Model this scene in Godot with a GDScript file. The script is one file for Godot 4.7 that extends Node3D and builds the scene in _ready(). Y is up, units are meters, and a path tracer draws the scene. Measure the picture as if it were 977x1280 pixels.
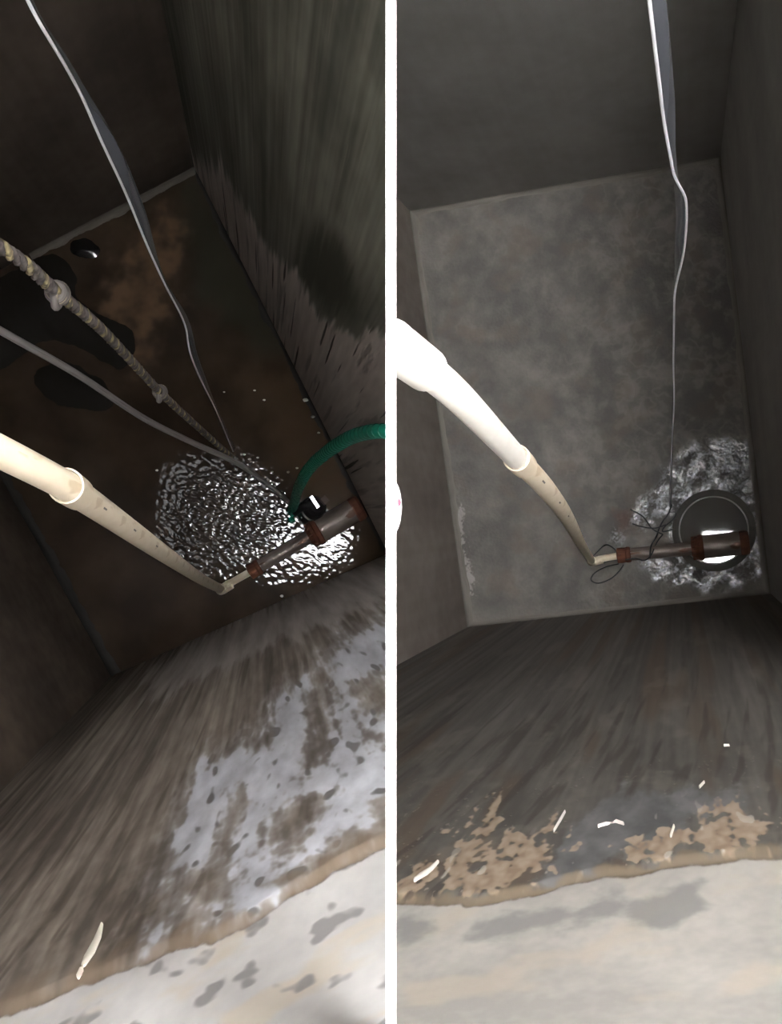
extends Node3D
# Two narrow concrete water tanks side by side, seen straight down from the shared access chamber.
# Left tank: still holds dirty water and a running drain pump. Right tank: cleaned, with a round sump.

const FOCAL := 1700.0      # focal length in pixels of the 977 x 1280 frame
const DEEP := 5.3          # camera to tank floors, metres
const EYE := 6.0           # camera height
const CX := 488.5
const CY := 640.0
const TOP := 6.42          # underside of the roof slab

var used := {}
var noise_a: FastNoiseLite
var noise_b: FastNoiseLite
var noise_c: FastNoiseLite
var M := {}

# ---------------------------------------------------------------- naming
func numbered(called: String) -> String:
	if not used.has(called):
		used[called] = 0
		return called
	used[called] += 1
	return "%s_%03d" % [called, used[called]]

func thing(called: String, label: String, category: String, at: Vector3, group := "") -> Node3D:
	var o := Node3D.new()
	o.name = numbered(called)
	add_child(o)
	o.position = at
	o.set_meta("label", label)
	o.set_meta("category", category)
	if group != "":
		o.set_meta("group", group)
	return o

# commits one surface as ONE named mesh; points are given in world space and moved into the parent's frame
func put(called: String, st: SurfaceTool, m: Material, parent: Node3D = null) -> MeshInstance3D:
	var o := MeshInstance3D.new()
	o.mesh = st.commit()
	o.material_override = m
	o.cast_shadow = GeometryInstance3D.SHADOW_CASTING_SETTING_ON
	if parent == null:
		o.name = numbered(called)
		add_child(o)
	else:
		o.name = called
		parent.add_child(o, true)
		var off := Vector3.ZERO
		var p: Node = parent
		while p != self:
			off += (p as Node3D).position
			p = p.get_parent()
		o.position = -off
	return o

func struct(called: String, st: SurfaceTool, m: Material, label: String) -> MeshInstance3D:
	var o := put(called, st, m)
	o.set_meta("kind", "structure")
	o.set_meta("label", label)
	return o

func tag(o: Node3D, label: String, category: String, group := "", kind := "") -> void:
	o.set_meta("label", label)
	o.set_meta("category", category)
	if group != "":
		o.set_meta("group", group)
	if kind != "":
		o.set_meta("kind", kind)

# ---------------------------------------------------------------- places
func at(px: float, py: float, d: float) -> Vector3:
	return Vector3((px - CX) * d / FOCAL, EYE - d, (py - CY) * d / FOCAL)

func make_tank(nx: float, ny: float) -> Dictionary:
	var down := Vector3(nx - CX, -FOCAL, ny - CY).normalized()
	return {"up": -down, "o": at(nx, ny, DEEP)}

# the point of a tank's floor plane (raised by h along its axis) at a place given in frame pixels
func onf(t: Dictionary, px: float, py: float, h := 0.0) -> Vector3:
	var dirv := Vector3(px - CX, -FOCAL, py - CY)
	var eye := Vector3(0, EYE, 0)
	var up: Vector3 = t.up
	var k: float = (t.o + up * h - eye).dot(up) / dirv.dot(up)
	return eye + dirv * k

func make_wall(t: Dictionary, a: Vector3, b: Vector3, ext_a: float, ext_b: float) -> Dictionary:
	var e := (b - a).normalized()
	var up: Vector3 = t.up
	e = (e - up * e.dot(up)).normalized()
	var n := e.cross(up).normalized()
	return {"a": a, "e": e, "up": up, "n": n, "len": (b - a).length(), "s0": -ext_a, "s1": (b - a).length() + ext_b, "h0": -0.08, "h1": 5.9}

func wsh(w: Dictionary, px: float, py: float) -> Vector2:
	var dirv := Vector3(px - CX, -FOCAL, py - CY)
	var eye := Vector3(0, EYE, 0)
	var n: Vector3 = w.n
	var k: float = (w.a - eye).dot(n) / dirv.dot(n)
	var p: Vector3 = eye + dirv * k - w.a
	return Vector2(p.dot(w.e), p.dot(w.up))

func wpt(w: Dictionary, s: float, h: float, off := 0.0) -> Vector3:
	return w.a + w.e * s + w.up * h + w.n * off

# how far up the texture a height lies: texels are spent towards the top, where the wall comes near
func vmap(h: float) -> float:
	var q := clampf(1.0 - h / DEEP, 0.13, 1.1)
	return clampf((1.0 / q - 0.9) / (1.0 / 0.13 - 0.9), 0.0, 0.999)

func hmap(v: float) -> float:
	var q := 1.0 / (v * (1.0 / 0.13 - 0.9) + 0.9)
	return (1.0 - q) * DEEP

# ---------------------------------------------------------------- mesh helpers
func begin() -> SurfaceTool:
	var st := SurfaceTool.new()
	st.begin(Mesh.PRIMITIVE_TRIANGLES)
	return st

func vtx(st: SurfaceTool, p: Vector3, n: Vector3, uv := Vector2.ZERO) -> void:
	st.set_normal(n)
	st.set_uv(uv)
	st.add_vertex(p)

# triangle that faces n
func tri(st: SurfaceTool, a: Vector3, b: Vector3, c: Vector3, ua := Vector2.ZERO, ub := Vector2.ZERO, uc := Vector2.ZERO, n := Vector3.ZERO) -> void:
	var g := (c - a).cross(b - a)
	if g.length_squared() < 1e-18:
		return
	g = g.normalized()
	if n != Vector3.ZERO and g.dot(n) < 0.0:
		vtx(st, a, -g, ua); vtx(st, c, -g, uc); vtx(st, b, -g, ub)
	else:
		vtx(st, a, g, ua); vtx(st, b, g, ub); vtx(st, c, g, uc)

func box(st: SurfaceTool, c: Vector3, ex: Vector3, ey: Vector3, ez: Vector3) -> void:
	# ex, ey, ez: half edges
	for q in [[ex, ey, ez], [ey, ez, ex], [ez, ex, ey]]:
		for sg in [-1.0, 1.0]:
			var n: Vector3 = q[2].normalized() * sg
			var m: Vector3 = c + q[2] * sg
			var p0: Vector3 = m - q[0] - q[1]
			var p1: Vector3 = m + q[0] - q[1]
			var p2: Vector3 = m + q[0] + q[1]
			var p3: Vector3 = m - q[0] + q[1]
			tri(st, p0, p1, p2, Vector2(0, 0), Vector2(1, 0), Vector2(1, 1), n)
			tri(st, p0, p2, p3, Vector2(0, 0), Vector2(1, 1), Vector2(0, 1), n)

func slab(st: SurfaceTool, lo: Vector3, hi: Vector3) -> void:
	var c := (lo + hi) * 0.5
	var h := (hi - lo) * 0.5
	box(st, c, Vector3(h.x, 0, 0), Vector3(0, h.y, 0), Vector3(0, 0, h.z))

# smooth curve through points (Catmull-Rom), each Vector3
func curve(pts: Array, per := 8) -> Array:
	var out := []
	var n := pts.size()
	for i in n - 1:
		var p0: Vector3 = pts[maxi(i - 1, 0)]
		var p1: Vector3 = pts[i]
		var p2: Vector3 = pts[i + 1]
		var p3: Vector3 = pts[mini(i + 2, n - 1)]
		for k in per:
			out.append(p1.cubic_interpolate(p2, p0, p3, float(k) / per))
	out.append(pts[n - 1])
	return out

func lens(pts: Array) -> Array:
	var out := [0.0]
	for i in range(1, pts.size()):
		out.append(out[i - 1] + (pts[i] - pts[i - 1]).length())
	return out

# parallel-transported frames: [tangent, side, up] per point
func frames(pts: Array) -> Array:
	var out := []
	var side := Vector3.ZERO
	for i in pts.size():
		var t: Vector3 = (pts[mini(i + 1, pts.size() - 1)] - pts[maxi(i - 1, 0)]).normalized()
		if side == Vector3.ZERO:
			side = t.cross(Vector3(0.13, 0.31, 0.94)).normalized()
		side = (side - t * side.dot(t)).normalized()
		out.append([t, side, t.cross(side).normalized()])
	return out

# round tube through pts with a radius per point (or one); ends closed
func past(p: Vector3, t: Vector3, side: float) -> Vector3:
	# slides a point back along the axis to where the dividing bar stands
	if side != 0.0 and p.x * side < 0.001 and absf(t.x) > 0.05:
		return p + t * (0.001 * side - p.x) / t.x
	return p

func tube(st: SurfaceTool, pts: Array, rad, sides := 14, cap := true, vscale := 1.0, sharp := false, side := 0.0) -> void:
	var fr := frames(pts)
	var ls := lens(pts)
	var n := pts.size()
	var rr := []
	for i in n:
		rr.append(rad[i] if rad is Array else rad)
	for i in n - 1:
		var dl: float = maxf((pts[i + 1] - pts[i]).length(), 1e-6)
		var slope: float = (rr[i + 1] - rr[i]) / dl
		var s0: float = slope
		var s1: float = slope
		if not sharp:
			if i > 0:
				s0 = (rr[i + 1] - rr[i - 1]) / maxf((pts[i + 1] - pts[i - 1]).length(), 1e-6)
			if i < n - 2:
				s1 = (rr[i + 2] - rr[i]) / maxf((pts[i + 2] - pts[i]).length(), 1e-6)
		for k in sides:
			var a0 := TAU * k / sides
			var a1 := TAU * (k + 1) / sides
			var d00: Vector3 = fr[i][1] * cos(a0) + fr[i][2] * sin(a0)
			var d01: Vector3 = fr[i][1] * cos(a1) + fr[i][2] * sin(a1)
			var d10: Vector3 = fr[i + 1][1] * cos(a0) + fr[i + 1][2] * sin(a0)
			var d11: Vector3 = fr[i + 1][1] * cos(a1) + fr[i + 1][2] * sin(a1)
			var n00: Vector3 = (d00 - fr[i][0] * s0).normalized()
			var n01: Vector3 = (d01 - fr[i][0] * s0).normalized()
			var n10: Vector3 = (d10 - fr[i + 1][0] * s1).normalized()
			var n11: Vector3 = (d11 - fr[i + 1][0] * s1).normalized()
			var u0 := float(k) / sides
			var u1 := float(k + 1) / sides
			var v0: float = ls[i] * vscale
			var v1: float = ls[i + 1] * vscale
			var P00: Vector3 = past(pts[i] + d00 * rr[i], fr[i][0], side)
			var P01: Vector3 = past(pts[i] + d01 * rr[i], fr[i][0], side)
			var P10: Vector3 = past(pts[i + 1] + d10 * rr[i + 1], fr[i + 1][0], side)
			var P11: Vector3 = past(pts[i + 1] + d11 * rr[i + 1], fr[i + 1][0], side)
			vtx(st, P00, n00, Vector2(u0, v0)); vtx(st, P10, n10, Vector2(u0, v1)); vtx(st, P11, n11, Vector2(u1, v1))
			vtx(st, P00, n00, Vector2(u0, v0)); vtx(st, P11, n11, Vector2(u1, v1)); vtx(st, P01, n01, Vector2(u1, v0))
	if cap:
		for e in [0, n - 1]:
			var t: Vector3 = fr[e][0] * (-1.0 if e == 0 else 1.0)
			for k in sides:
				var a0 := TAU * k / sides
				var a1 := TAU * (k + 1) / sides
				var q0: Vector3 = past(pts[e] + (fr[e][1] * cos(a0) + fr[e][2] * sin(a0)) * rr[e], fr[e][0], side)
				var q1: Vector3 = past(pts[e] + (fr[e][1] * cos(a1) + fr[e][2] * sin(a1)) * rr[e], fr[e][0], side)
				tri(st, pts[e], q0, q1, Vector2(0.5, 0.5), Vector2(0, 0), Vector2(1, 0), t)

# a turned body: profile of [distance along the axis, radius] from a towards b
func turned(st: SurfaceTool, a: Vector3, b: Vector3, prof: Array, sides := 28, vscale := 1.0) -> void:
	var e := (b - a).normalized()
	var pts := []
	var rr := []
	for p in prof:
		pts.append(a + e * p[0] * (b - a).length())
		rr.append(p[1])
	# steps share a place: nudge them apart so that directions stay defined
	for i in range(1, pts.size()):
		if (pts[i] - pts[i - 1]).length() < 1e-5:
			pts[i] += e * 0.0004
	tube(st, pts, rr, sides, true, vscale, true)

# hollow sleeve (a pipe's bell): outer wall, inner wall and the ring between them at the open end (the first point)
func sleeve(st: SurfaceTool, pts: Array, r_out: Array, r_in: float, sides := 28) -> void:
	tube(st, pts, r_out, sides, false)
	var fr := frames(pts)
	var f = fr[0]
	var back: Vector3 = -f[0]
	var deep: Vector3 = pts[1] if pts.size() > 1 else pts[0]
	for k in sides:
		var a0 := TAU * k / sides
		var a1 := TAU * (k + 1) / sides
		var d0: Vector3 = f[1] * cos(a0) + f[2] * sin(a0)
		var d1: Vector3 = f[1] * cos(a1) + f[2] * sin(a1)
		var o0: Vector3 = pts[0] + d0 * r_out[0]
		var o1: Vector3 = pts[0] + d1 * r_out[0]
		var i0: Vector3 = pts[0] + d0 * r_in
		var i1: Vector3 = pts[0] + d1 * r_in
		tri(st, o0, o1, i1, Vector2.ZERO, Vector2.ZERO, Vector2.ZERO, back)
		tri(st, o0, i1, i0, Vector2.ZERO, Vector2.ZERO, Vector2.ZERO, back)
		var e0: Vector3 = deep + d0 * r_in
		var e1: Vector3 = deep + d1 * r_in
		tri(st, i0, i1, e1, Vector2.ZERO, Vector2.ZERO, Vector2.ZERO, -d0)
		tri(st, i0, e1, e0, Vector2.ZERO, Vector2.ZERO, Vector2.ZERO, -d0)

# flat ribbon with rounded section through pts: wide directions given per point
func ribbon(st: SurfaceTool, pts: Array, wide: Array, half_w: Array, half_t: float, seg := 10) -> void:
	var ls := lens(pts)
	for i in pts.size() - 1:
		for k in seg:
			var q := []
			for m in [[i, k], [i, k + 1], [i + 1, k], [i + 1, k + 1]]:
				var j: int = m[0]
				var a: float = TAU * m[1] / seg
				var t: Vector3 = (pts[mini(j + 1, pts.size() - 1)] - pts[maxi(j - 1, 0)]).normalized()
				var w: Vector3 = wide[j]
				w = (w - t * w.dot(t)).normalized()
				var up: Vector3 = t.cross(w).normalized()
				q.append([pts[j] + w * cos(a) * half_w[j] + up * sin(a) * half_t, (w * cos(a) * half_t + up * sin(a) * half_w[j]).normalized(), Vector2(float(m[1]) / seg, ls[j])])
			vtx(st, q[0][0], q[0][1], q[0][2]); vtx(st, q[2][0], q[2][1], q[2][2]); vtx(st, q[3][0], q[3][1], q[3][2])
			vtx(st, q[0][0], q[0][1], q[0][2]); vtx(st, q[3][0], q[3][1], q[3][2]); vtx(st, q[1][0], q[1][1], q[1][2])

func lump(st: SurfaceTool, c: Vector3, ex: Vector3, ey: Vector3, ez: Vector3, rough := 0.0, seed_at := 0.0, rows := 12, cols := 18, cut := false) -> void:
	# ellipsoid on three half axes, surface roughened by noise
	var p := func(i: int, k: int) -> Vector3:
		var th := PI * i / rows
		var ph := TAU * (k % cols) / cols
		var d := Vector3(sin(th) * cos(ph), cos(th), sin(th) * sin(ph))
		var r := 1.0 + rough * noise_a.get_noise_3d(d.x * 90.0 + seed_at, d.y * 90.0, d.z * 90.0)
		var out := c + (ex * d.x + ey * d.y + ez * d.z) * r
		if cut:
			out.x = maxf(out.x, 0.001)
		return out
	for i in rows:
		for k in cols:
			var a: Vector3 = p.call(i, k)
			var b: Vector3 = p.call(i, k + 1)
			var d: Vector3 = p.call(i + 1, k)
			var e: Vector3 = p.call(i + 1, k + 1)
			var out := (a + b + d + e) * 0.25 - c
			st.set_smooth_group(0)
			tri(st, a, b, e, Vector2.ZERO, Vector2.ZERO, Vector2.ZERO, out)
			tri(st, a, e, d, Vector2.ZERO, Vector2.ZERO, Vector2.ZERO, out)

# keeps the part of a triangle where side * x >= lim
func clip_tri(st: SurfaceTool, P: Array, U: Array, n: Vector3, side: float, lim: float) -> void:
	var poly := []
	for i in 3:
		var j := (i + 1) % 3
		var di: float = P[i].x * side - lim
		var dj: float = P[j].x * side - lim
		if di >= 0.0:
			poly.append([P[i], U[i]])
		if (di >= 0.0) != (dj >= 0.0):
			var k := di / (di - dj)
			poly.append([P[i].lerp(P[j], k), U[i].lerp(U[j], k)])
	for i in range(1, poly.size() - 1):
		tri(st, poly[0][0], poly[i][0], poly[i + 1][0], poly[0][1], poly[i][1], poly[i + 1][1], n)

# wall of a tank: a face towards the tank and a back face, cut where it meets the middle
func wall_mesh(w: Dictionary, side: float, near_map: bool, shape: Callable, ns := 24, nh := 60) -> SurfaceTool:
	var st := begin()
	var lim := 0.002
	for layer in 2:
		if layer == 1:
			ns = 8
			nh = 24
		for i in ns:
			for k in nh:
				var P := []
				var U := []
				for q in [[i, k], [i + 1, k], [i + 1, k + 1], [i, k + 1]]:
					var s: float = lerpf(w.s0, w.s1, float(q[0]) / ns)
					var v: float = float(q[1]) / nh
					var h: float = lerpf(w.h0, w.h1, v)
					if near_map:
						h = hmap(v * 1.0) if q[1] < nh else w.h1
						h = maxf(h, w.h0)
					var off: float = shape.call(s, h) if layer == 0 else -0.12
					P.append(wpt(w, s, h, off))
					U.append(Vector2((s - w.s0) / (w.s1 - w.s0), 1.0 - (vmap(h) if near_map else (h - w.h0) / (w.h1 - w.h0))))
				var n: Vector3 = w.n if layer == 0 else -w.n
				clip_tri(st, [P[0], P[1], P[2]], [U[0], U[1], U[2]], n, side, lim)
				clip_tri(st, [P[0], P[2], P[3]], [U[0], U[2], U[3]], n, side, lim)
	st.index()
	st.generate_normals()
	st.generate_tangents()
	return st

func floor_mesh(t: Dictionary, corners: Array, h: float, thick: float, holes: Array = []) -> SurfaceTool:
	var st := begin()
	var up: Vector3 = t.up
	var ex: Vector3 = t.ex
	var ez: Vector3 = t.ez
	var poly := PackedVector2Array()
	for c in corners:
		var r: Vector3 = c - t.o
		poly.append(Vector2(r.dot(ex), r.dot(ez)))
	var pieces := [poly]
	if holes.size() > 0:
		var hole: PackedVector2Array = holes[0]
		var mid := Vector2.ZERO
		for p in hole:
			mid += p
		mid /= hole.size()
		pieces = []
		for half in [PackedVector2Array([Vector2(-9, -9), Vector2(mid.x, -9), Vector2(mid.x, 9), Vector2(-9, 9)]), PackedVector2Array([Vector2(mid.x, -9), Vector2(9, -9), Vector2(9, 9), Vector2(mid.x, 9)])]:
			for a in Geometry2D.intersect_polygons(poly, half):
				for b in Geometry2D.clip_polygons(a, hole):
					pieces.append(b)
	for pc in pieces:
		var idx := Geometry2D.triangulate_polygon(pc)
		for i in range(0, idx.size(), 3):
			var P := []
			var U := []
			for j in 3:
				var q: Vector2 = pc[idx[i + j]]
				P.append(t.o + ex * q.x + ez * q.y + up * h)
				U.append(tank_uv(t, q))
			tri(st, P[0], P[1], P[2], U[0], U[1], U[2], up)
			tri(st, P[0] - up * thick, P[1] - up * thick, P[2] - up * thick, U[0], U[1], U[2], -up)
	st.index()
	st.generate_tangents()
	return st

func tank_uv(t: Dictionary, q: Vector2) -> Vector2:
	var lo: Vector2 = t.lo
	var hi: Vector2 = t.hi
	return Vector2((q.x - lo.x) / (hi.x - lo.x), (q.y - lo.y) / (hi.y - lo.y))

func tq(t: Dictionary, p: Vector3) -> Vector2:
	var r: Vector3 = p - t.o
	return Vector2(r.dot(t.ex), r.dot(t.ez))

# cement fillet in the corner between floor and wall
func cove(w: Dictionary, s0: float, s1: float, hh: float, ww: float, rough: float, base_h: float, seed_at: float, side: float) -> SurfaceTool:
	var st := begin()
	var n := int((s1 - s0) / 0.012)
	var row := func(i: int) -> Array:
		var s := lerpf(s0, s1, float(i) / n)
		var k := 1.0 + rough * (noise_a.get_noise_2d(s * 160.0, seed_at) + 0.7 * noise_a.get_noise_2d(s * 700.0, seed_at + 50.0))
		var k2 := 1.0 + rough * (noise_a.get_noise_2d(s * 160.0 + 900.0, seed_at) + 0.7 * noise_a.get_noise_2d(s * 700.0, seed_at + 90.0))
		var out := []
		for j in 5:
			var a := j / 4.0
			# hollow curve from the wall to the floor
			var off := ww * k * a * a
			var h := hh * k2 * (1.0 - a) * (1.0 - a)
			out.append(wpt(w, s, base_h + h, off + 0.001))
		return out
	for i in n:
		var r0: Array = row.call(i)
		var r1: Array = row.call(i + 1)
		for j in 4:
			var nn: Vector3 = w.n + w.up
			clip_tri(st, [r0[j], r1[j], r1[j + 1]], [Vector2(i * 0.012, j / 4.0), Vector2(i * 0.012 + 0.012, j / 4.0), Vector2(i * 0.012 + 0.012, (j + 1) / 4.0)], nn, side, 0.002)
			clip_tri(st, [r0[j], r1[j + 1], r0[j + 1]], [Vector2(i * 0.012, j / 4.0), Vector2(i * 0.012 + 0.012, (j + 1) / 4.0), Vector2(i * 0.012, (j + 1) / 4.0)], nn, side, 0.002)
	st.index()
	st.generate_normals()
	st.generate_tangents()
	return st

# ---------------------------------------------------------------- painting
func mk_noise(sd: int, freq: float, oct: int) -> FastNoiseLite:
	var n := FastNoiseLite.new()
	n.seed = sd
	n.noise_type = FastNoiseLite.TYPE_SIMPLEX_SMOOTH
	n.frequency = freq
	n.fractal_octaves = oct
	return n

func rgb(r: float, g: float, b: float) -> Color:
	return Color(r / 255.0, g / 255.0, b / 255.0)

# signed distance (inside positive, metres) to the nearest of several outlines, as a small float image stretched to size
func outline_mask(polys: Array, w: int, h: int, sx: float, sy: float) -> Image:
	var n := 110
	var img := Image.create(n, n, false, Image.FORMAT_RF)
	var pp := []
	for poly in polys:
		var a := PackedVector2Array()
		for p in poly:
			a.append(Vector2(p.x * sx, p.y * sy))
		pp.append(a)
	for y in n:
		for x in n:
			var q := Vector2((x + 0.5) / n * sx, (y + 0.5) / n * sy)
			var best := -9.0
			for a in pp:
				var d := 9.0
				for i in a.size():
					var c := Geometry2D.get_closest_point_to_segment(q, a[i], a[(i + 1) % a.size()])
					d = minf(d, c.distance_to(q))
				if not Geometry2D.is_point_in_polygon(q, a):
					d = -d
				best = maxf(best, d)
			img.set_pixel(x, y, Color(best, 0, 0))
	img.resize(w, h, Image.INTERPOLATE_BILINEAR)
	return img

func tex(img: Image) -> ImageTexture:
	return ImageTexture.create_from_image(img)

func relief(img: Image, strength: float) -> ImageTexture:
	var g := img.duplicate() as Image
	g.convert(Image.FORMAT_L8)
	g.convert(Image.FORMAT_RGBA8)
	g.bump_map_to_normal_map(strength)
	return ImageTexture.create_from_image(g)

func surf(col: Image, bump: float, rough: float, spec := 0.4) -> StandardMaterial3D:
	var m := StandardMaterial3D.new()
	m.albedo_texture = tex(col)
	if bump > 0.0:
		m.normal_enabled = true
		m.normal_texture = relief(col, bump)
	m.roughness = rough
	m.metallic_specular = spec
	return m

func plain(c: Color, rough: float, metal := 0.0, spec := 0.5) -> StandardMaterial3D:
	var m := StandardMaterial3D.new()
	m.albedo_color = c
	m.roughness = rough
	m.metallic = metal
	m.metallic_specular = spec
	return m

func mottled(lo: Color, hi: Color, spots: Color, amount: float, sx: float, sy: float, rough: float, metal := 0.0) -> StandardMaterial3D:
	var w := 256
	var img := Image.create(w, w, false, Image.FORMAT_RGB8)
	for y in w:
		for x in w:
			var a := noise_a.get_noise_2d(x * sx, y * sy) * 0.5 + 0.5
			var c := lo.lerp(hi, clampf(a * 1.4 - 0.2, 0, 1))
			var b := noise_b.get_noise_2d(x * sx * 0.8 + 400, y * sy * 0.8)
			c = c.lerp(spots, smoothstep(0.45 - amount, 0.65 - amount, b))
			img.set_pixel(x, y, c)
	var m := surf(img, 2.0, rough)
	m.metallic = metal
	return m

# plain worn concrete: three tones, streaks down the wall
func concrete(w: int, h: int, lo: Color, hi: Color, streak: float, sx: float, sy: float, sd: float) -> Image:
	var img := Image.create(w, h, false, Image.FORMAT_RGB8)
	for y in h:
		for x in w:
			var fx := float(x) / w * sx
			var fy := float(y) / h * sy
			var a := noise_a.get_noise_2d(fx * 100.0 + sd, fy * 100.0)
			var b := noise_b.get_noise_2d(fx * 900.0 + sd, fy * 60.0)
			var c := noise_c.get_noise_2d(fx * 700.0, fy * 700.0 + sd)
			var k := clampf(0.5 + a * 0.7 + b * streak + c * 0.18, 0.0, 1.0)
			img.set_pixel(x, y, lo.lerp(hi, k))
	return img

# ---------------------------------------------------------------- the place
func _ready() -> void:
	set_view()
	noise_a = mk_noise(11, 0.02, 4)
	noise_b = mk_noise(27, 0.02, 3)
	noise_c = mk_noise(53, 0.02, 2)
	make_materials()
	build_shell()
	build_left_tank()
	build_right_tank()
	build_divider()
	left_things()
	right_things()

func set_view() -> void:
	var cam := Camera3D.new()
	cam.name = "camera"
	cam.transform = Transform3D(Basis(Vector3(1, 0, 0), Vector3(0, 0, -1), Vector3(0, 1, 0)), Vector3(0, EYE, 0))
	cam.fov = rad_to_deg(2.0 * atan(640.0 / FOCAL))
	cam.near = 0.05
	cam.far = 60.0
	add_child(cam)
	cam.current = true
	var sm := ProceduralSkyMaterial.new()
	sm.sky_top_color = Color(0.915, 0.915, 0.925)
	sm.sky_horizon_color = Color(0.92, 0.92, 0.93)
	sm.ground_bottom_color = Color(0.3, 0.28, 0.25)
	sm.ground_horizon_color = Color(0.6, 0.58, 0.55)
	sm.sky_energy_multiplier = 1.0
	var sky := Sky.new()
	sky.sky_material = sm
	var env := Environment.new()
	env.background_mode = Environment.BG_SKY
	env.sky = sky
	env.background_energy_multiplier = 4.0
	env.tonemap_mode = Environment.TONE_MAPPER_LINEAR
	env.tonemap_exposure = 41.0
	env.sdfgi_enabled = true
	env.ssao_enabled = true
	env.ssil_enabled = true
	var we := WorldEnvironment.new()
	we.name = "world_environment"
	we.environment = env
	add_child(we)

func make_materials() -> void:
	M.shell = plain(rgb(96, 90, 82), 0.95)
	M.white = plain(rgb(244, 243, 240), 0.5)
	M.pvc = mottled(rgb(222, 206, 178), rgb(232, 218, 194), rgb(204, 184, 152), 0.05, 0.5, 0.5, 0.42)
	M.pvc_lit = mottled(rgb(236, 230, 218), rgb(244, 240, 230), rgb(226, 216, 200), 0.05, 0.5, 0.5, 0.38)  # paler copy of the pvc, bright daylight painted into its colour
	M.steel = mottled(rgb(112, 100, 92), rgb(150, 140, 132), rgb(92, 66, 52), 0.16, 1.2, 1.2, 0.42, 0.35)
	M.rust = mottled(rgb(84, 50, 38), rgb(118, 74, 54), rgb(62, 38, 30), 0.16, 1.6, 1.6, 0.8)
	M.black = plain(rgb(24, 24, 26), 0.35)
	M.tape = plain(rgb(84, 86, 91), 0.22)
	M.highlight_white = plain(rgb(244, 244, 246), 0.3)  # for the strand that paints the cable edge highlight
	M.hose = plain(rgb(18, 124, 98), 0.35)
	M.hose_rib = plain(rgb(12, 84, 66), 0.4)
	M.metal = plain(rgb(205, 208, 210), 0.25, 0.8)
	M.mark = plain(rgb(110, 100, 88), 0.6)
	M.red = plain(rgb(200, 40, 60), 0.4)

func build_shell() -> void:
	# the roof slab with one access hatch open to the sky, and the ground that closes the place in
	var st := begin()
	# openings: x0, z0, x1, z1 (the access hatch, an added fill-light opening over the left tank, another over the far end of the right one)
	var holes := [[0.08, 0.05, 0.85, 0.42], [-0.72, -0.4, -0.15, 0.15], [0.28, -1.5, 0.8, -0.85]]
	var xs := [-3.0, -0.72, -0.15, 0.08, 0.28, 0.8, 0.85, 3.0]
	var zs := [-3.0, -1.5, -0.85, -0.4, 0.05, 0.15, 0.42, 3.0]
	for a in xs.size() - 1:
		for b in zs.size() - 1:
			var mx: float = (xs[a] + xs[a + 1]) * 0.5
			var mz: float = (zs[b] + zs[b + 1]) * 0.5
			var open := false
			for q in holes:
				open = open or (mx > q[0] and mx < q[2] and mz > q[1] and mz < q[3])
			if not open:
				slab(st, Vector3(xs[a], TOP, zs[b]), Vector3(xs[a + 1], TOP + 0.12, zs[b + 1]))
	struct("ceiling", st, M.shell, "concrete roof slab with an open access hatch")
	var pane := begin()  # unseen pane added to pass dim fill light into the left tank
	slab(pane, Vector3(-0.72, TOP + 0.05, -0.4), Vector3(-0.15, TOP + 0.056, 0.15))
	var pm := plain(Color(0.45, 0.44, 0.42, 0.74), 0.1)
	pm.transparency = BaseMaterial3D.TRANSPARENCY_ALPHA
	struct("added_window_1", pane, pm, "added unseen pane dimming the fill light over the left tank")
	for q in [["wall_chamber_left", Vector3(-3, -0.8, -3), Vector3(-2.8, TOP, 3)], ["wall_chamber_right", Vector3(2.8, -0.8, -3), Vector3(3, TOP, 3)], ["wall_chamber_far", Vector3(-2.8, -0.8, -3), Vector3(2.8, TOP, -2.8)], ["wall_chamber_near", Vector3(-2.8, -0.8, 2.8), Vector3(2.8, TOP, 3)], ["floor_ground", Vector3(-3, -1.0, -3), Vector3(3, -0.8, 3)]]:
		var s := begin()
		slab(s, q[1], q[2])
		struct(q[0], s, M.shell, "rough concrete around the tanks")

var L: Dictionary
var R: Dictionary

func set_axes(t: Dictionary, corners: Array) -> void:
	var up: Vector3 = t.up
	t.ex = (Vector3.RIGHT - up * up.x).normalized()
	t.ez = t.ex.cross(up).normalized()
	var lo := Vector2(99, 99)
	var hi := Vector2(-99, -99)
	for c in corners:
		var q := tq(t, c)
		lo = lo.min(q)
		hi = hi.max(q)
	t.lo = lo - Vector2(0.02, 0.02)
	t.hi = hi + Vector2(0.02, 0.02)
	t.c = corners

func px_uv(t: Dictionary, p: Vector2) -> Vector2:
	return tank_uv(t, tq(t, onf(t, p.x, p.y)))

func wall_uv(w: Dictionary, p: Vector2, near_map: bool) -> Vector2:
	var q := wsh(w, p.x, p.y)
	return Vector2((q.x - w.s0) / (w.s1 - w.s0), 1.0 - (vmap(q.y) if near_map else (q.y - w.h0) / (w.h1 - w.h0)))

func wall_polys(w: Dictionary, near_map: bool, lists: Array) -> Array:
	var out := []
	for l in lists:
		var a := []
		for i in range(0, l.size(), 2):
			a.append(wall_uv(w, Vector2(l[i], l[i + 1]), near_map))
		out.append(a)
	return out

func floor_polys(t: Dictionary, lists: Array) -> Array:
	var out := []
	for l in lists:
		var a := []
		for i in range(0, l.size(), 2):
			a.append(px_uv(t, Vector2(l[i], l[i + 1])))
		out.append(a)
	return out

func flat(_s: float, _h: float) -> float:
	return 0.0

# height of the step under the collar along a near wall
func ridge_of(w: Dictionary, pts: Array) -> Array:
	var out := []
	for p in pts:
		out.append(wsh(w, p[0], p[1]))
	out.sort_custom(func(a, b): return a.x < b.x)
	return out

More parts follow.
